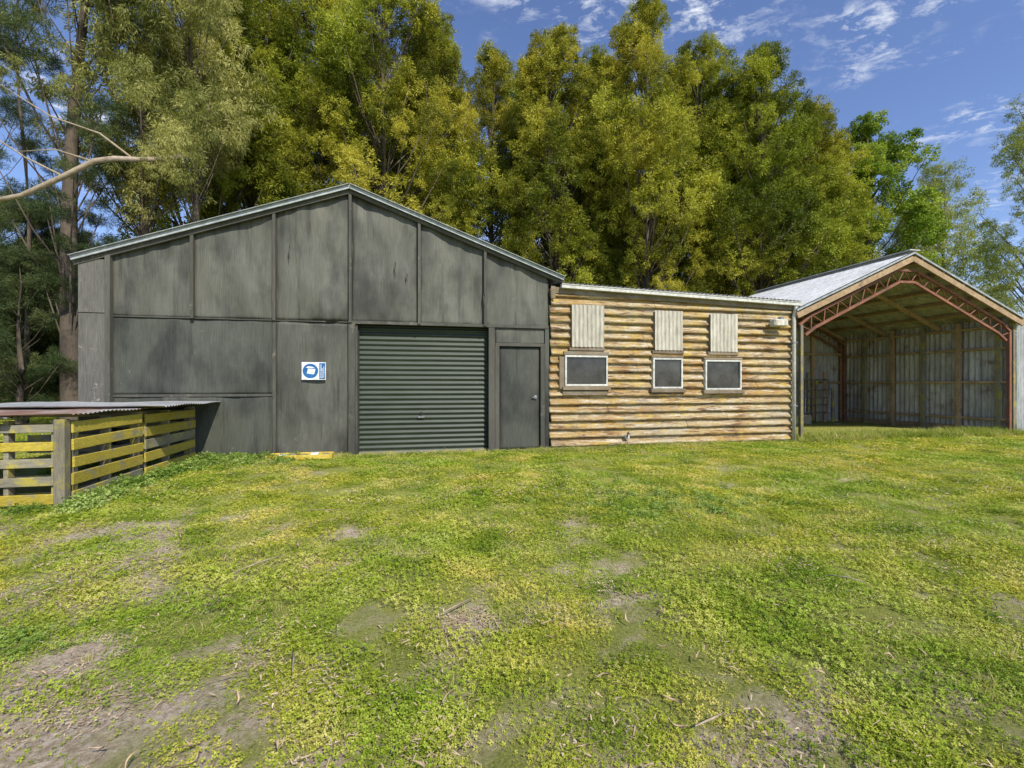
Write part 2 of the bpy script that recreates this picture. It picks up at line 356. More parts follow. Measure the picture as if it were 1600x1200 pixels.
box('left_return_upper',-8.08,-7.70,-.09,.0,2.45,rt(-8.0)-.02,'peel',shed)
box('left_return_lower',-8.08,-7.70,-.085,.0,.0,2.44,'peel',shed)
box('left_return_edge',-7.705,-7.63,-.11,.0,.0,rt(-7.7)-.03,'batten',shed)
for i,u in enumerate(J[1:6]):
    box('gable_batten_%d'%i,u-.026,u+.026,-.095,-.03,2.40,rt(u)-.06,'batten',shed)
box('lower_batten',-5.23,-5.175,-.06,-.022,.02,2.40,'batten',shed)
box('door_header',-3.98,-.22,-.065,-.004,2.385,2.44,'batten',shed)
box('joint_strip',-7.62,-3.98,-.044,-.012,2.405,2.422,'batten',shed,0)
box('roller_jamb_left',-3.975,-3.86,-.07,.06,.0,2.385,'batten',shed)
box('roller_jamb_left_inner',-3.86,-3.82,-.03,.08,.0,2.383,'ply2',shed)
box('roller_jamb_right',-1.42,-1.30,-.06,.06,.0,2.385,'batten',shed)
corr('roller_door',(-3.82,.12,.02),(0,0,1),(1,0,0),(0,-1,0),2.36,2.40,.092,.013,'roller',shed,8,.008)
box('roller_bottom_rail',-3.82,-1.42,.08,.13,-.02,.045,'post',shed)
box('roller_guide_left',-3.822,-3.80,.045,.12,.0,2.38,'dark',shed,0)
box('roller_handle',-2.75,-2.62,.075,.105,.66,.70,'metal',shed); box('roller_lock',-2.71,-2.66,.085,.108,.72,.77,'dark',shed)
panel('over_door_panel',-1.29,-.24,2.10,2.383,'ply',shed,0,.008,seed=31)
box('door_frame_top',-1.29,-.28,-.05,.02,2.03,2.095,'batten',shed)
box('door_frame_left',-1.295,-1.21,-.052,.02,.0,2.03,'batten',shed)
box('door_frame_right',-.385,-.30,-.052,.02,.0,2.03,'batten',shed)
panel('personnel_door',-1.205,-.39,.03,2.02,'ply2',shed,.03,.006,seed=33)
box('corner_post',-.30,-.215,-.055,.02,.0,2.383,'ply2',shed)
box('door_lock',-.51,-.45,-.02,.01,1.0,1.08,'metal',shed,.008); box('door_handle',-.55,-.46,-.045,-.02,1.03,1.05,'metal',shed,.006)
box('door_threshold',-1.29,-.3,-.06,.02,-.05,.022,'post',shed)
box('base_plate',-8.05,-3.98,-.03,.02,-.05,.045,'dark',shed)
for i,(u,z,l) in enumerate(((-3.16,3.55,.32),(-2.70,3.5,.38),(-4.95,3.75,.3),(-3.90,3.95,.5),(-1.52,3.05,.3),(-2.95,3.35,.2))):
    w=.6
    mesh('peeled_strip_%d'%i,[(u,-.085,z),(u+.030*w,-.115,z-.05),(u+.012*w,-.10,z-l*.55),(u+.022*w,-.105,z-l),(u-.012*w,-.085,z-l*.8),(u-.02*w,-.10,z-l*.4)],[(0,1,2),(0,2,5),(2,3,4),(2,4,5)],'batten',shed)
D=9.0
box('left_wall',-8.05,-7.95,.03,D,-.05,rt(-8.05)-.05,'ply2',shed,0)
box('right_wall',-.30,-.20,.03,D,-.05,rt(-.2)-.05,'ply2',shed,0)
mesh('back_wall',[(-8.05,D,-.05),(-.2,D,-.05),(-.2,D,rt(-.2)-.05),(PK,D,RT-.05),(-8.05,D,rt(-8.05)-.05)],[(0,1,2,3,4)],'ply2',shed)
mesh('wall_lining',[(-8.05,.16,-.05),(-.2,.16,-.05),(-.2,.16,rt(-.2)-.06),(PK,.16,RT-.06),(-8.05,.16,rt(-8.05)-.06)],[(0,1,2,3,4)],'dark',shed)
for s,nm in ((-1,'left'),(1,'right')):
    L=4.20 if s<0 else 4.0
    d=Vector((s,0,-SL)).normalized(); LL=L*math.sqrt(1+SL*SL); nn=Vector((s*SL,0,1)).normalized()
    o0=Vector((PK,-.12,RT+.02))
    corr('roof_'+nm,o0,(0,1,0),d,nn,D+.25,LL,.076,.009,'zinc',shed)
    p0=Vector((PK,-.13,RT+.02)); p1=p0+d*LL
    beam('barge_'+nm,p0+Vector((0,-.02,-.01)),p1+Vector((0,-.02,-.01)),.03,.06,'flash',shed,nn)
    beam('barge_cap_'+nm,p0+nn*.028,p1+nn*.028,.16,.008,'flash',shed,nn)
    beam('verge_timber_'+nm,p0+Vector((0,.05,-.07)),p1+Vector((0,.05,-.07)),.05,.07,'batten',shed,nn)
beam('ridge_cap',(PK,-.14,RT+.04),(PK,D,RT+.04),.22,.02,'flash',shed)

# safety sign
sg=empty('safety_sign',(ORG[0]+CT*-4.55+ST*.075,ORG[1]+ST*-4.55-CT*.075,1.53),TH)
box('plate',-.20,.20,-.004,.0,-.155,.155,'signwhite',sg,.0)
def disc(name,cx,cz,r,y,mat,par,n=40):
    V=[(cx+r*math.cos(6.2832*i/n),y,cz+r*math.sin(6.2832*i/n)) for i in range(n)]; return mesh(name,V,[tuple(range(n))],mat,par)
disc('blue_disc',-.055,.0,.128,-.007,'blue',sg)
box('blue_text_panel',.09,.19,-.008,-.005,-.14,.14,'blue',sg,0)
mesh('pictogram_sheet',[(-.115,-.010,-.045),(.005,-.010,-.06),(.03,-.010,.035),(-.095,-.010,.045)],[(0,1,2,3)],'signwhite',sg)
mesh('pictogram_clip',[(-.135,-.010,.06),(-.10,-.010,.052),(.02,-.010,.052),(-.01,-.010,.07),(-.09,-.010,.085)],[(0,1,2,3,4)],'signwhite',sg)
for i,(x,l) in enumerate(((.108,.22),(.128,.24),(.148,.17),(.168,.21))):
    z=-.12
    while z<-.12+l:
        w=random.uniform(.012,.03); box('lettering_%d'%i,x-.005,x+.005,-.0105,-.009,z,min(z+w,.128),'signwhite',sg,0); z+=w+.007

# yellow tray
ty=empty('yellow_tray',(ORG[0]+CT*-4.65+ST*.36,ORG[1]+ST*-4.65-CT*.36,.03),TH)
box('base',-.55,.45,-.15,.15,.01,.025,'yellow',ty); box('rim_front',-.55,.45,-.165,-.15,.01,.085,'yellow',ty); box('rim_back',-.55,.45,.15,.165,.01,.085,'yellow',ty)
box('rim_left',-.565,-.55,-.15,.15,.01,.085,'yellow',ty); box('rim_right',.45,.465,-.15,.15,.01,.085,'yellow',ty)
for i in range(5):
    x=-.4+i*.17; box('rubble_%d'%i,x,x+.12,-.08,.08,.03,.08+.02*(i%2),['signwhite','post','greyslat'][i%3],ty,.02)

# ---------------------------------------------------------------- clad annex
an=empty('corrugated_annex',ORG,TH)
def gut(u): return 3.25-.028*u
per=.165; U0,U1=-.19,5.47
nb=19; 
W=[(.094,.998,1.26,1.868),(1.998,2.68,1.206,1.838),(3.213,4.092,1.176,1.812)]
def inwin(u,z): return any(a0-.01<u<a1+.01 and z0-.05<z<z1+.03 for a0,a1,z0,z1 in W)
V=[];F=[]
prof=[(-.05,.012),(-.02,.030),(.05,.052),(.15,.062),(.28,.054),(.45,.026),(.62,.004),(.78,-.002),(.92,.0)]
for i in range(nb):
    z0=.06+i*per; cuts=[U0+random.uniform(-.025,.02)]
    for q in sorted(random.sample([.9,1.9,2.8,3.9,4.7],1)): cuts.append(q+random.uniform(-.3,.3))
    cuts.append(U1+random.uniform(-.03,.02))
    for s in range(len(cuts)-1):
        a0,a1=cuts[s],cuts[s+1]-.005; n=int((a1-a0)/.035)+2; k0=len(V); po=random.uniform(-.003,.003); tl=random.uniform(-.003,.003)
        for q in range(n+1):
            u=a0+(a1-a0)*q/n; sag=.004*PN(u*1.1,i*3.1,1)+.006*PN(u*7,i*7.3,4)+tl*(q/n-.5)
            for (pz,pv) in prof:
                k=1+.15*PN(u*2.5,i*5.7,9)+.15*PN(u*9,i*5.7,12)
                zz=z0+pz*per+sag*(1-pz); vv=-.03-pv*k*1.0-po*(1-pz)
                if inwin(u,zz): vv=-.028
                V.append((u,vv,min(zz,gut(u)-.05)))
        P=len(prof)
        for q in range(n):
            for r_ in range(P-1):
                k=k0+q*P+r_; F.append((k,k+P,k+P+1,k+1))
        F.append(tuple(k0+r_ for r_ in range(P)));
o=mesh('cladding_sheets',V,F,'clad',an,True)
box('wall_core',U0+.02,U1-.02,-.024,.06,.02,3.02,'dark',an,0)
box('base_board',U0+.02,U1,-.05,-.029,-.05,.07,'sill',an)
box('end_wall',U1-.05,U1,.07,4.4,0,3.0,'sill',an,0); box('rear_wall',U0,U1,4.35,4.4,0,3.3,'zincdark',an,0)
for i,(a0,a1,z0,z1) in enumerate(W):
    w=empty('window_%d'%i,(0,0,0)); w.parent=an
    fr=.036
    box('frame_top',a0,a1,-.125,-.03,z1-fr,z1,'white',w); box('frame_bottom',a0,a1,-.125,-.03,z0,z0+fr,'white',w)
    box('frame_left',a0,a0+fr,-.123,-.03,z0+fr,z1-fr,'white',w); box('frame_right',a1-fr,a1,-.123,-.03,z0+fr,z1-fr,'white',w)
    box('glass',a0+fr,a1-fr,-.090,-.084,z0+fr,z1-fr,'glass',w,0)
    box('sill',a0-.05,a1+.06,-.145,-.03,z0-.085,z0-.003,'sill',w,.01)
    box('lintel',a0-.03,a1+.03,-.115,-.03,z1+.003,z1+.05+.03*(i==0),'sill',w,.01)
box('window_apron',.05,1.0,-.108,-.03,1.07,1.17,'sill',an,.01)
box('window_side_board',-.02,.085,-.11,-.03,1.2,1.84,'sill',an,.01)
for i,(a0,a1,z0,z1) in enumerate([(.229,.914,2.036,2.876),(2.03,2.68,2.0,2.819),(3.321,3.996,1.99,2.795)]):
    corr('louvre_sheet_%d'%i,(a0,-.125,z0),(1,0,0),(0,0,1),(0,-1,0),a1-a0,z1-z0,.088,.016,'cream',an,4,.01)
    box('louvre_backing_%d'%i,a0+.01,a1-.01,-.100,-.03,z0+.02,z1-.02,'sill',an,0)
    box('louvre_batten_%d'%i,a0-.04,a1+.03,-.115,-.03,z0-.075,z0-.003,'sill',an,.01)
beam('fascia',(-.1,-.085,gut(0)-.10),(5.5,-.085,gut(5.5)-.10),.03,.12,'sill',an)
beam('gutter',(.0,-.15,gut(0)-.03),(5.56,-.15,gut(5.56)-.03),.10,.075,'white',an)
beam('gutter_lip',(.0,-.205,gut(0)+.005),(5.56,-.205,gut(5.56)+.005),.012,.016,'white',an)
beam('corner_trim',(-.15,-.11,2.98),(-.15,-.11,3.22),.09,.03,'sill',an,(0,1,0))
o=corr('annex_roof',(.0,-.16,gut(0)+.04),(1,0,-.028),(0,1,.10),(0,0,1),5.6,4.65,.10,.018,'zinc',an)
tubes('downpipe',[([(5.44,-.15,gut(5.4)-.06),(5.44,-.14,2.92),(5.42,-.12,2.8),(5.42,-.12,.02)],[.04]*4)],'white',an,10)
for i,z in enumerate((.8,2.2)): box('pipe_bracket_%d'%i,5.36,5.48,-.165,-.03,z,z+.03,'metal',an)
fl=empty('floodlight'); fl.parent=an
box('housing',4.76,5.12,-.30,-.14,2.55,2.70,'white',fl,.02); box('lens',4.79,5.09,-.31,-.30,2.565,2.68,'cream',fl,.002)
box('bracket',5.05,5.13,-.16,-.04,2.66,2.78,'metal',fl,.005); box('bolt_plate',4.82,4.95,-.14,-.06,2.60,2.64,'metal',fl,.005)
tubes('tap_pipe',[([(1.42,-.14,-.05),(1.42,-.14,.30),(1.42,-.18,.33),(1.42,-.23,.30)],[.016,.016,.016,.02])],'metal',an,8)
box('tap_block',1.37,1.47,-.13,-.10,.18,.26,'white',an,.01)

# ---------------------------------------------------------------- open shed with trussed frame
op=empty('open_machinery_shed',ORG,TH)
UL,UR,UM=5.62,11.97,8.66; ZE,ZR=3.02,4.38; DP=4.7
def slp(s): return (ZR-ZE)/((UM-UL) if s<0 else (UR-UM))
def rz(u): return ZR-abs(u-UM)*slp(-1 if u<UM else 1)
OV=.22
for s,nm in ((-1,'left'),(1,'right')):
    sl=slp(s); wd_=(UM-UL if s<0 else UR-UM)
    d=Vector((s,0,-sl)).normalized(); nn=Vector((s*sl,0,1)).normalized(); LL=(wd_+.22)*math.sqrt(1+sl*sl)
    corr('roof_sheet_'+nm,(UM,-OV,ZR+.03),(0,1,0),d,nn,DP+OV+.15,LL,.076,.010,'zincroof' if s<0 else 'zincdark',op)
    corr('roof_lining_'+nm,(UM,-OV+.01,ZR+.005),(0,1,0),d,nn,DP+OV+.13,LL-.02,.076,.010,'zincdark',op)
    for k in range(6):
        t=.08+k*.18; p=Vector((UM,0,ZR-.06))+d*LL*t
        beam('purlin_%s_%d'%(nm,k),p+Vector((0,-OV+.03,0)),p+Vector((0,DP,0)),.05,.09,'rafter',op,nn)
    for k,v in enumerate((-OV+.03,1.55,3.1,4.55)):
        p0=Vector((UM,v,ZR-.13-.04*(k>0))); beam('rafter_%s_%d'%(nm,k),p0,p0+d*(LL-.04),.045,.10 if k else .12,'rafter',op,nn)
    beam('barge_strip_'+nm,(UM,-OV-.012,ZR+.0),Vector((UM,-OV-.012,ZR+.0))+d*LL,.012,.04,'flash',op,nn)
beam('ridge_cap',(UM,-OV-.02,ZR+.06),(UM,DP+.1,ZR+.06),.3,.02,'zincroof',op)
def lattice(v,tag):
    off=.30
    top=[(UL+.0,2.62),(UL+.30,2.84),(UM-.28,rz(UM-.28)-.26),(UM+.28,rz(UM+.28)-.26),(UR-.30,2.84),(UR,2.62)]
    bot=[(UL+.16,2.40),(UL+.42,2.58),(UM-.22,rz(UM-.22)-.26-off),(UM+.22,rz(UM+.22)-.26-off),(UR-.42,2.58),(UR-.16,2.40)]
    def samp(pl,n):
        P=[Vector((a,v,b_)) for a,b_ in pl]; L=[0]
        for i in range(len(P)-1): L.append(L[-1]+(P[i+1]-P[i]).length)
        out=[]
        for i in range(n+1):
            t=L[-1]*i/n
            for k in range(len(P)-1):
                if t<=L[k+1]+1e-6: out.append(P[k].lerp(P[k+1],(t-L[k])/(L[k+1]-L[k]))); break
        return out
    for nm,pl in (('top',top),('bottom',bot)):
        for i in range(len(pl)-1):
            beam('truss_%s_%s_%d'%(tag,nm,i),(pl[i][0],v,pl[i][1]),(pl[i+1][0],v,pl[i+1][1]),.055,.055,'rust',op)
    n=34; A=samp(top,n); B=samp(bot,n); paths=[]
    for i in range(0,n,2):
        paths.append(([A[i],B[i+1]],[.013,.013])); paths.append(([B[i+1],A[i+2]],[.013,.013]))
    tubes('truss_%s_web'%tag,paths,'rust',op,5)
    for nm,u in (('l',UL),('r',UR)):
        s=1 if u==UL else -1
        beam('post_%s_%s'%(tag,nm),(u+s*.05,v,-.05),(u+s*.05,v,2.62),.07,.07,'rust' if s<0 else 'post',op,(0,1,0))
lattice(-.05,'front'); lattice(DP-.2,'back')
corr('right_wall_iron',(UR+.06,0,.0),(0,1,0),(0,0,1),(-1,0,0),DP,3.0,.14,.026,'zincdark',op,6,.015)
def gab(s,t): return s,t*(rz(UL+s)-.02)
corr('back_wall_iron',(UL,DP,.02),(1,0,0),(0,0,1),(0,-1,0),UR-UL,1.0,.14,.026,'zincdark',op,6,.0,gab)
corr('left_wall_iron',(UL-.06,.05,.0),(0,1,0),(0,0,1),(1,0,0),DP,3.0,.10,.014,'zincdark',op)
for i in range(6):
    v=.15+i*.9; u=UR-.02
    box('right_wall_post_%d'%i,u-.08,u+.03,v-.045,v+.045,-.05,2.95,'rafter' if i%2 else 'post',op)
for z in (1.32,2.2,2.75,.35): box('right_wall_girt',UR-.05,UR+.030,.0,DP,z,z+.06,'rafter',op)
for i in range(6): u=UL+.3+i*1.2; box('back_wall_post_%d'%i,u-.05,u+.05,DP-.12,DP-.03,-.05,rz(u)-.2,'rafter',op)
for z in (1.32,2.3): box('back_wall_girt',UL,UR,DP-.10,DP-.035,z,z+.08,'rafter',op)
box('right_wall_bottom_board',UR-.0,UR+.05,.0,DP,-.02,.16,'rafter',op)
corr('wing_wall',(UR+.10,-.10,.0),(1,0,0),(0,0,1),(0,-1,0),4.2,3.03,.10,.014,'zinc',op,5,.02)
box('wing_post',UR+.02,UR+.10,-.10,.0,-.05,3.0,'post',op)
gt=empty('farm_gate',(0,0,0)); gt.parent=op
rails=[([(8.1,DP-.55,z),(10.9,DP-.55,z)],[.02,.02]) for z in (.35,.6,.85,1.1,1.45)]+[([(u,DP-.55,.33),(u,DP-.55,1.47)],[.022,.022]) for u in (8.1,9.0,9.95,10.9)]
tubes('gate_rails',rails,'metal',gt,7)
box('old_trough',8.6,9.8,DP-.95,DP-.6,.0,.30,'greyslat',op)
for i in range(7):
    u=9.2+i*.33; box('stored_timber_%d'%i,u,u+.1,DP-.42,DP-.36,.0,random.uniform(1.0,1.8),['greyslat','post','rafter'][i%3],op)

# ---------------------------------------------------------------- pallet bin
pb=empty('pallet_compost_bin',(-4.69,4.93,0),TH)
H=.93
for i in range(5):
    z=.04+i*.185; j=random.uniform(-.008,.008)
    for k,(v0,v1) in enumerate(((-.02,1.28),(1.34,2.80))):
        o=box('side_slat_%d_%d'%(i,k),-.012,.012,v0+j,v1+j*2,z-.002,z+.118+random.uniform(-.01,.012),'lichen' if (i+k*2)%4 or i==4 else 'greyslat',pb,.005); o.rotation_euler=(random.uniform(-.010,.016),0,random.uniform(-.004,.004))
    box('side_slat_in_%d'%i,-.14,-.118,.1,2.8,z,z+.10,'greyslat',pb,.004)
    for k,(u0,u1) in enumerate(((-.66,-.12),(-1.3,-.70),(-2.4,-1.33))):
        box('front_slat_%d_%d'%(i,k),u0,u1,-.03+j,-.01+j,z+random.uniform(-.015,.01),z+.095+random.uniform(-.01,.01),'greyslat' if (i+k)%3 else 'lichen',pb,.005)
    box('front_slat_in_%d'%i,-2.3,-.15,.09,.11,z,z+.095,'greyslat',pb,.004)
    box('back_slat_%d'%i,-2.3,-.15,2.78,2.80,z,z+.095,'greyslat',pb,.004)
for i,(u,v) in enumerate(((-.065,-.065),(-.065,2.83),(-.68,-.075),(-1.32,-.075))):
    box('post_%d'%i,u-.05,u+.05,v-.05,v+.05,-.05,H+.0,'post',pb,.008)
for i,v in enumerate((.05,.62,1.22,1.38,2.0,2.7)): box('stringer_%d'%i,-.112,-.016,v,v+.045,.03,H-.02,'greyslat',pb,.003)
for i,u in enumerate((-.2,-.62,-1.05,-1.25,-1.8)): box('front_stringer_%d'%i,u,u+.045,-.005,.085,.03,H-.02,'greyslat',pb,.003)
corr('tin_cover',(-2.5,-.14,.975),(0,1,0),(1,0,0),(0,0,1),3.1,2.56,.076,.008,'tin',pb,8,.03)
corr('tin_cover_upper',(-2.5,1.1,1.005),(0,1,0),(1,0,0),(0,0,1),2.05,2.85,.076,.008,'zinc',pb,8,.02)
corr('tin_cover_under',(-2.5,-.18,.955),(0,1,0),(1,0,0),(0,0,1),.8,2.0,.076,.008,'zinc',pb,8,.02)
box('cover_batten',-2.4,.0,1.2,1.3,H-.03,H-.002,'post',pb)
beam('leaning_bar',(-.6,.3,.2),(-.15,2.6,.55),.05,.02,'metal',pb)

# ---------------------------------------------------------------- grass and litter
def local(x,y): 
    dx,dy=x-ORG[0],y-ORG[1]; return dx*CT+dy*ST, -dx*ST+dy*CT
def blocked(x,y):
    u,v=local(x,y)
    if -8.1<u<5.5 and -.1<v<9: return True
    if 5.5<=u<12.3 and .1<v<4.8: return True
    dx,dy=x+4.69,y-4.93; u2=dx*CT+dy*ST; v2=-dx*ST+dy*CT
    return -2.4<u2<0 and 0<v2<2.8
pts=[];scl=[];rot=[]; cp=[];cs=[];cr=[]; sp_=[];ss=[];sr=[]; tp_=[];ts=[];tr_=[]
def band(y0,y1,xw,dens,s0):
    n=int((y1-y0)*2*xw*dens)
    for _ in range(n):
        y=random.uniform(y0,y1); x=random.uniform(-xw,xw)
        if abs(x)>1.3*y+1.5 or blocked(x,y): continue
        d=dirt(x,y)
        if d>-.15 and random.random()<min(.86,.5+(d+.15)*1.4):
            q=random.random()
            if q<.7: cp.append((x,y,gz(x,y)+.002)); cs.append(random.uniform(.8,1.2)); cr.append((0,0,random.uniform(0,6.28)))
            if q>.3: sp_.append((x,y,gz(x,y)+.001)); ss.append(random.uniform(.8,1.2)); sr.append((0,0,random.uniform(0,6.28)))
            continue
        if random.random()<.10+.45*max(0,PN(x*.7,y*.7,41)+.15)+.25*max(0,d+.4): tp_.append((x,y,gz(x,y))); ts.append(random.uniform(.8,1.2)*(1 if y<5 else 1.5)); tr_.append((0,0,random.uniform(0,6.28)))
        pts.append((x,y,gz(x,y)-.004)); scl.append(s0*random.uniform(.7,1.2)*(1+.4*PN(x*1.1,y*1.1,11))); rot.append((random.gauss(0,.07),random.gauss(0,.07),random.uniform(0,6.28)))
band(.7,2.6,5,46,.82); band(2.6,5,8.5,38,.95); band(5,9,12,27,1.15); band(9,16,21,14,1.5); band(16,26,26,3,2.6)
scatter('clover_lawn',pts,scl,rot,C['clover'])
scatter('bark_litter',cp,cs,cr,C['chips']); scatter('sparse_clover',sp_,ss,sr,C['sparse']); scatter('straw_litter',tp_,ts,tr_,C['straw'])
print('clover',len(pts),len(cp),len(sp_),len(tp_))
pts=[];scl=[];rot=[]
for _ in range(1700):
    y=random.uniform(1.2,8); x=random.uniform(-1.2*y,1.2*y)
    if blocked(x,y): continue
    if random.random()>.22+1.0*max(0,dirt(x,y)+.5): continue
    pts.append((x,y,gz(x,y)+.035)); scl.append(random.uniform(.35,1.0)); rot.append((random.gauss(0,.25),random.gauss(0,.25),random.uniform(0,6.28)))
scatter('fallen_leaves',pts,scl,rot,C['dead'])
pts=[];scl=[];rot=[]
def L2W(u,v): return ORG[0]+CT*u-ST*v, ORG[1]+ST*u+CT*v
for _ in range(1500):
    u=random.uniform(-8,5.4); v=-.14-abs(random.gauss(0,.12)); x,y=L2W(u,v)
    if -3.9<u<-1.3 and random.random()<.8: continue
    pts.append((x,y,gz(x,y)-.01)); scl.append(random.uniform(.3,.85)); rot.append((0,0,random.uniform(0,6.28)))
for _ in range(1000):
    u=random.uniform(5.5,13.6); v=random.uniform(-.35,.5) if u<12 else random.uniform(-.5,-.15); x,y=L2W(u,v)
    pts.append((x,y,gz(x,y)-.01)); scl.append(random.uniform(.6,1.7)); rot.append((0,0,random.uniform(0,6.28)))
for _ in range(1500):
    y=random.uniform(1.5,12); x=random.uniform(-1.3*y,1.3*y)
    if blocked(x,y) or dirt(x,y)>-.05 or PN(x*1.3,y*1.3,21)<.05: continue
    pts.append((x,y,gz(x,y)-.01)); scl.append(random.uniform(.25,.55)); rot.append((0,0,random.uniform(0,6.28)))
scatter('grass_tufts',pts,scl,rot,C['blade'])
pts=[];scl=[];rot=[]
def wd(x,y,s): pts.append((x,y,gz(x,y)-.01)); scl.append(s); rot.append((0,0,random.uniform(0,6.28)))
for _ in range(130):
    v=random.uniform(-.5,3.2); u=.12+abs(random.gauss(0,.15)); wd(-4.69+CT*u-ST*v,4.93+ST*u+CT*v,random.uniform(.4,1.2))
for _ in range(60):
    u=random.uniform(-2.3,0); v=-.15-abs(random.gauss(0,.12)); wd(-4.69+CT*u-ST*v,4.93+ST*u+CT*v,random.uniform(.4,.9))
for _ in range(220):
    u=random.uniform(-8,-4.8); v=-.15-abs(random.gauss(0,.45)); x,y=L2W(u,v); wd(x,y,random.uniform(.5,1.1))
for _ in range(120):
    u=random.uniform(-4.4,5.3); v=-.16-abs(random.gauss(0,.06)); x,y=L2W(u,v); wd(x,y,random.uniform(.3,.6))
for _ in range(170):
    x=random.gauss(1.7,.75); y=random.gauss(5.0,.45); wd(x,y,random.uniform(.35,.6))
for _ in range(40):
    x=random.gauss(-2.55,.16); y=random.gauss(2.3,.10); wd(x,y,random.uniform(.25,.45))
for _ in range(160):
    y=random.uniform(1.8,8); x=random.uniform(-1.2*y,1.2*y)
    if PN(x*.8,y*.8,31)>.12 and not blocked(x,y): wd(x,y,random.uniform(.25,.45))
scatter('weeds',pts,scl,rot,C['weed'])
for i,(x,y,a,l) in enumerate(((-1.75,3.2,1.1,.35),(-1.9,4.6,.1,.4),(-.3,2.6,.9,.25),(.75,1.75,.5,.16),(2.1,2.9,2.4,.2),(-1.0,2.1,2.0,.2))):
    z=gz(x,y)
    tubes('fallen_stick',[([(x-l/2*math.cos(a),y-l/2*math.sin(a),z+.05),(x+.01,y-.01,z+.06),(x+l/2*math.cos(a),y+l/2*math.sin(a),z+.045)],[.003,.005,.003])],'palebark',None,5)

# ---------------------------------------------------------------- trees
def tree(name,x,y,h,r,kind,ncl,base=.16,rc=(.6,1.1),tr=.22,seed=0,bark='bark',top=.55,lean=(0,0),maxp=.42,inner=.25,limb=.33):
    rd=random.Random(seed); e=empty(name,(x,y,0))
    tp=[];n=8
    for i in range(n+1):
        t=i/n; tp.append(Vector((lean[0]*t+.35*PN(seed,t*2,1)*t*2,lean[1]*t+.35*PN(seed,t*2,5)*t*2,h*.93*t-.1)))
    paths=[(tp,[tr*(1-.88*i/n) for i in range(n+1)])]
    def at(t):
        f=max(0,min(.999,t/.93))*n; i=int(f); return tp[i].lerp(tp[i+1],f-i)
    P=[];S=[];R=[]
    for c in range(ncl):
        t=base+(1-base)*(c+rd.random())/ncl
        tt=(t-base)/(1-base)
        prof=min(1,(tt/maxp)**.5 if tt<maxp else ((1-tt)/(1-maxp))**top)
        a=rd.uniform(0,6.283); lob=1+.55*PN(math.cos(a)*1.2+seed,math.sin(a)*1.2,seed*.37+t*4)
        rr=r*prof*lob*(rd.uniform(inner,1.0)**.55)
        ax=at(t*.95); q=rd.uniform(*rc)*(.65+.4*prof)
        ce=Vector((ax.x+rr*math.cos(a),ax.y+rr*math.sin(a),min(h*t,h-q*.8)))
        if rr>.4:
            s=at(max(.05,t-.10-rr/h*.55)); mid=s.lerp(ce,.5)+Vector((0,0,-.15*rr)); k=tr*limb*(1-t*.6)
            paths.append(([s,mid,ce],[k,k*.65,.012]))
        P.append(ce); S.append(q); R.append((rd.uniform(-.35,.35),rd.uniform(-.35,.35),rd.uniform(0,6.283)))
    tubes('trunk_and_limbs',paths,bark,e,7)
    scatter(name+'_foliage',P,S,R,C[kind],e)
    return e
def X(px,z): return (px-800)/720*z
T=[(330,18.5,19.0,3.4),(405,20,20,3.3),(500,21,20.5,3.7),(600,20,19.6,3.3),(672,22,19.2,2.7),(768,23,17.9,2.9),(868,21,17.4,2.5),(935,24,18.4,2.7),(1010,21,18.9,2.9),
 (1095,23,18.2,2.7),(1190,22,17.3,2.8),(1272,23.5,15.6,2.6)]
for i,(px,z,h,r) in enumerate(T):
    tree('wattle_tree',X(px,z),z,h,r,'wattle',125,.14,(.5,1.0),seed=100+i,top=.42+.12*(i%3),lean=(.5*PN(i,3,3)*2,0))
for i,(px,z,h,r) in enumerate([(440,27,23,3.6),(560,28,24,3.6),(680,28,22.4,3.4),(825,27,19.6,3.2),(950,30,22.0,3.4),(1060,28,20.2,3.3),(1160,28,19.0,3.1),(1240,28,16.6,3.0)]):
    tree('wattle_tree',X(px,z),z,h,r,'wattlefar',80,.1,(.8,1.4),seed=200+i)
tree('alder_tree',X(1356,24),24,15.3,2.9,'broad',90,.2,(.5,.85),seed=301,top=.45)
tree('poplar_tree',X(1305,27),27,15.6,2.6,'broad',70,.2,(.5,.9),seed=302)
tree('willow_tree',X(1475,34),34,17.5,3.4,'willow',66,.12,(.8,1.3),seed=303)
tree('willow_tree',X(1410,36),36,14.5,3.2,'willow',50,.12,(.9,1.3),seed=304)
tree('willow_tree',X(1640,24),24,17.0,2.9,'willow',84,.12,(.5,.95),seed=305)
tree('gum_tree',X(225,15),15,17.5,2.7,'gum',66,.40,(.5,.9),seed=306,tr=.2,bark='bark',limb=.22)
tree('gum_tree',X(305,14.5),14.5,17.5,2.0,'gum',50,.42,(.45,.85),seed=317,tr=.14,bark='bark',limb=.22)
tree('gum_tree',X(40,14),14,17.5,2.0,'gum',20,.74,(.45,.75),seed=307,tr=.08,bark='bark')
tree('pine_tree',X(112,13.5),13.5,18.5,2.1,'pine',64,.20,(.4,.7),seed=308,tr=.28,top=.4,limb=.14)
tree('pine_tree',X(-20,19),19,16,2.6,'pine',40,.2,(.5,.9),seed=309,tr=.22,limb=.15)
tree('pine_tree',X(45,19),19,9.0,2.6,'pine',80,.05,(.6,1.0),seed=310,tr=.2,limb=.15)
tree('pine_tree',X(120,23),23,9.0,2.6,'pine',70,.05,(.7,1.1),seed=312,tr=.2,limb=.15)
tree('pine_tree',X(30,13),13,5.2,1.3,'pine',40,.1,(.35,.6),seed=314,tr=.1,limb=.15)
tree('pine_tree',X(-60,16),16,8,2.6,'pine',60,.03,(.6,1.0),seed=311,tr=.2,limb=.15)
e=empty('gum_limb',(0,0,0))
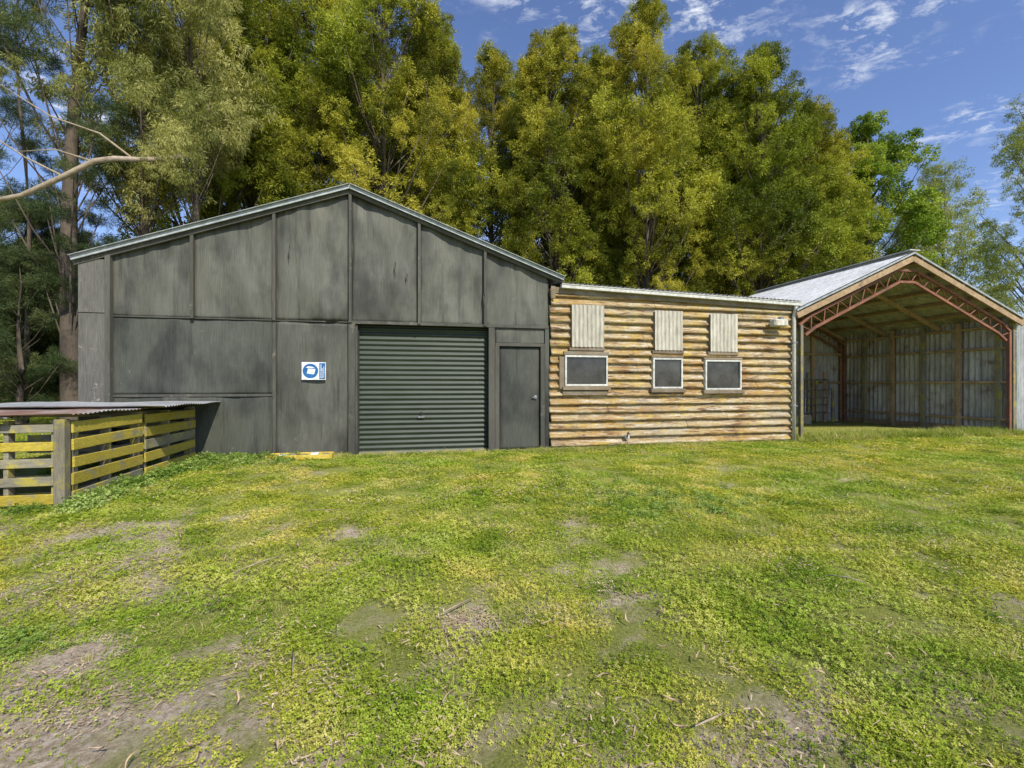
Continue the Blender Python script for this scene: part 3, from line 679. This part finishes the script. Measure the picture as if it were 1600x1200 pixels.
tubes('limb',[([(-10.05,14.5,8.6),(-9.7,13.4,7.9),(-9.4,12.4,7.35),(-9.55,11.8,7.05),(-9.85,11.4,6.88),(-10.15,11.2,6.72),(-10.8,11.1,6.3),(-11.7,11,5.8),(-13,10.9,5.5)],[.05,.055,.06,.062,.064,.065,.062,.058,.05]),
 ([(-9.6,11.7,7.0),(-10.2,11.4,7.5),(-11.2,11.2,7.8),(-12.3,11,8.5)],[.03,.024,.018,.008]),
 ([(-10.8,11.1,6.3),(-11.6,11,6.7),(-12.8,10.9,7.5)],[.028,.02,.010]),
 ([(-10.15,11.2,6.7),(-10.9,11,6.9),(-11.7,10.9,6.8)],[.025,.015,.008])],'palebark',e,8)
scatter('limb_foliage',[(-9.0,12.3,7.9),(-8.6,12.6,8.6),(-10.9,11.4,8.6),(-12.3,11.2,8.9),(-8.9,12.5,7.3),(-9.9,12,9.2),(-9.35,12.0,7.2)],[.5,.6,.4,.4,.5,.55,.38],[(0,0,i) for i in range(7)],C['gum'],e)
def belt(name,pxs,z,h,kind,n,s,b0=.2):
    P=[];S=[];R=[]
    for _ in range(n):
        x=random.uniform(*pxs); hh=h*(.65+.5*PN(x*.12,z,3)+.3*PN(x*.5,z,7)); t=random.random()
        P.append((x,z+random.uniform(-1.5,1.5),b0+hh*t)); S.append(random.uniform(*s)); R.append((random.uniform(-1,1),random.uniform(-1,1),random.uniform(0,6.28)))
    return scatter(name,P,S,R,C[kind])
belt('distant_tree_belt',(-120,140),75,7,'broad',900,(1.6,2.6),1.5)
belt('undergrowth',(-9.5,13),21,4.2,'wattlefar',300,(.7,1.1),.6)
belt('far_shrubs',(12,42),38,5.0,'broad',260,(.9,1.5),1)
belt('pine_shrubs',(-40,-12.5),27,3.5,'pine',160,(.9,1.5),1.6)

# ---------------------------------------------------------------- light and sky
el=math.radians(44); az=math.radians(148)
sd=Vector((math.sin(az)*math.cos(el),math.cos(az)*math.cos(el),math.sin(el)))
ld=bpy.data.lights.new('sun','SUN'); ld.energy=5.0; ld.angle=math.radians(.5); ld.color=(1,.95,.84)
lo=bpy.data.objects.new('sun',ld); sc.collection.objects.link(lo); lo.rotation_euler=sd.to_track_quat('Z','Y').to_euler(); lo.location=(5,-8,15)
w=bpy.data.worlds.new('World'); sc.world=w; w.use_nodes=True; nt=w.node_tree; bg=nt.nodes['Background']
sk=N(nt,'ShaderNodeTexSky'); sk.sky_type='NISHITA'; sk.sun_disc=False; sk.sun_elevation=el; sk.sun_rotation=az; sk.air_density=1.0; sk.dust_density=.3; sk.ozone_density=3.0
tc=N(nt,'ShaderNodeTexCoord'); sp=N(nt,'ShaderNodeSeparateXYZ'); nt.links.new(tc.outputs['Generated'],sp.inputs[0])
mx=N(nt,'ShaderNodeMath',operation='MAXIMUM'); nt.links.new(sp.outputs[2],mx.inputs[0]); mx.inputs[1].default_value=.06
dv=N(nt,'ShaderNodeVectorMath',operation='DIVIDE'); cb=N(nt,'ShaderNodeCombineXYZ')
for i in range(3): nt.links.new(mx.outputs[0],cb.inputs[i])
nt.links.new(tc.outputs['Generated'],dv.inputs[0]); nt.links.new(cb.outputs[0],dv.inputs[1])
def wn(scale,stretch,off,dist=0,detail=10,rough=.65):
    mp=N(nt,'ShaderNodeMapping'); mp.inputs['Scale'].default_value=stretch; mp.inputs['Location'].default_value=off; mp.inputs['Rotation'].default_value=(0,0,.5)
    nt.links.new(dv.outputs[0],mp.inputs[0]); n=N(nt,'ShaderNodeTexNoise'); n.inputs['Scale'].default_value=scale; n.inputs['Detail'].default_value=detail; n.inputs['Roughness'].default_value=rough; n.inputs['Distortion'].default_value=dist
    nt.links.new(mp.outputs[0],n.inputs['Vector']); return n.outputs[0]
c1=ramp(nt,wn(8,(1,1.4,1),(1.3,.4,0),.3,12,.72),[(.49,(0,0,0)),(.68,(1,1,1))])
c2=ramp(nt,wn(1.5,(1,1,1),(2.2,1.4,0),0,3),[(.48,(0,0,0)),(.62,(1,1,1))])
cm=mix(nt,1.0,c1,c2,'MULTIPLY')
skt=mix(nt,1.0,sk.outputs[0],(1.06,1.03,1.20),'MULTIPLY')
nt.links.new(mix(nt,cm,skt,(6.6,6.9,7.4)),bg.inputs[0]); bg.inputs[1].default_value=.15

cam=bpy.data.cameras.new('camera'); cam.lens=16.2; cam.sensor_width=36; cam.clip_end=2000
co=bpy.data.objects.new('camera',cam); sc.collection.objects.link(co); co.location=(0,0,1.3); co.rotation_euler=(math.radians(90),0,0); sc.camera=co
sc.view_settings.view_transform='Standard'; sc.view_settings.look='None'; sc.view_settings.exposure=0
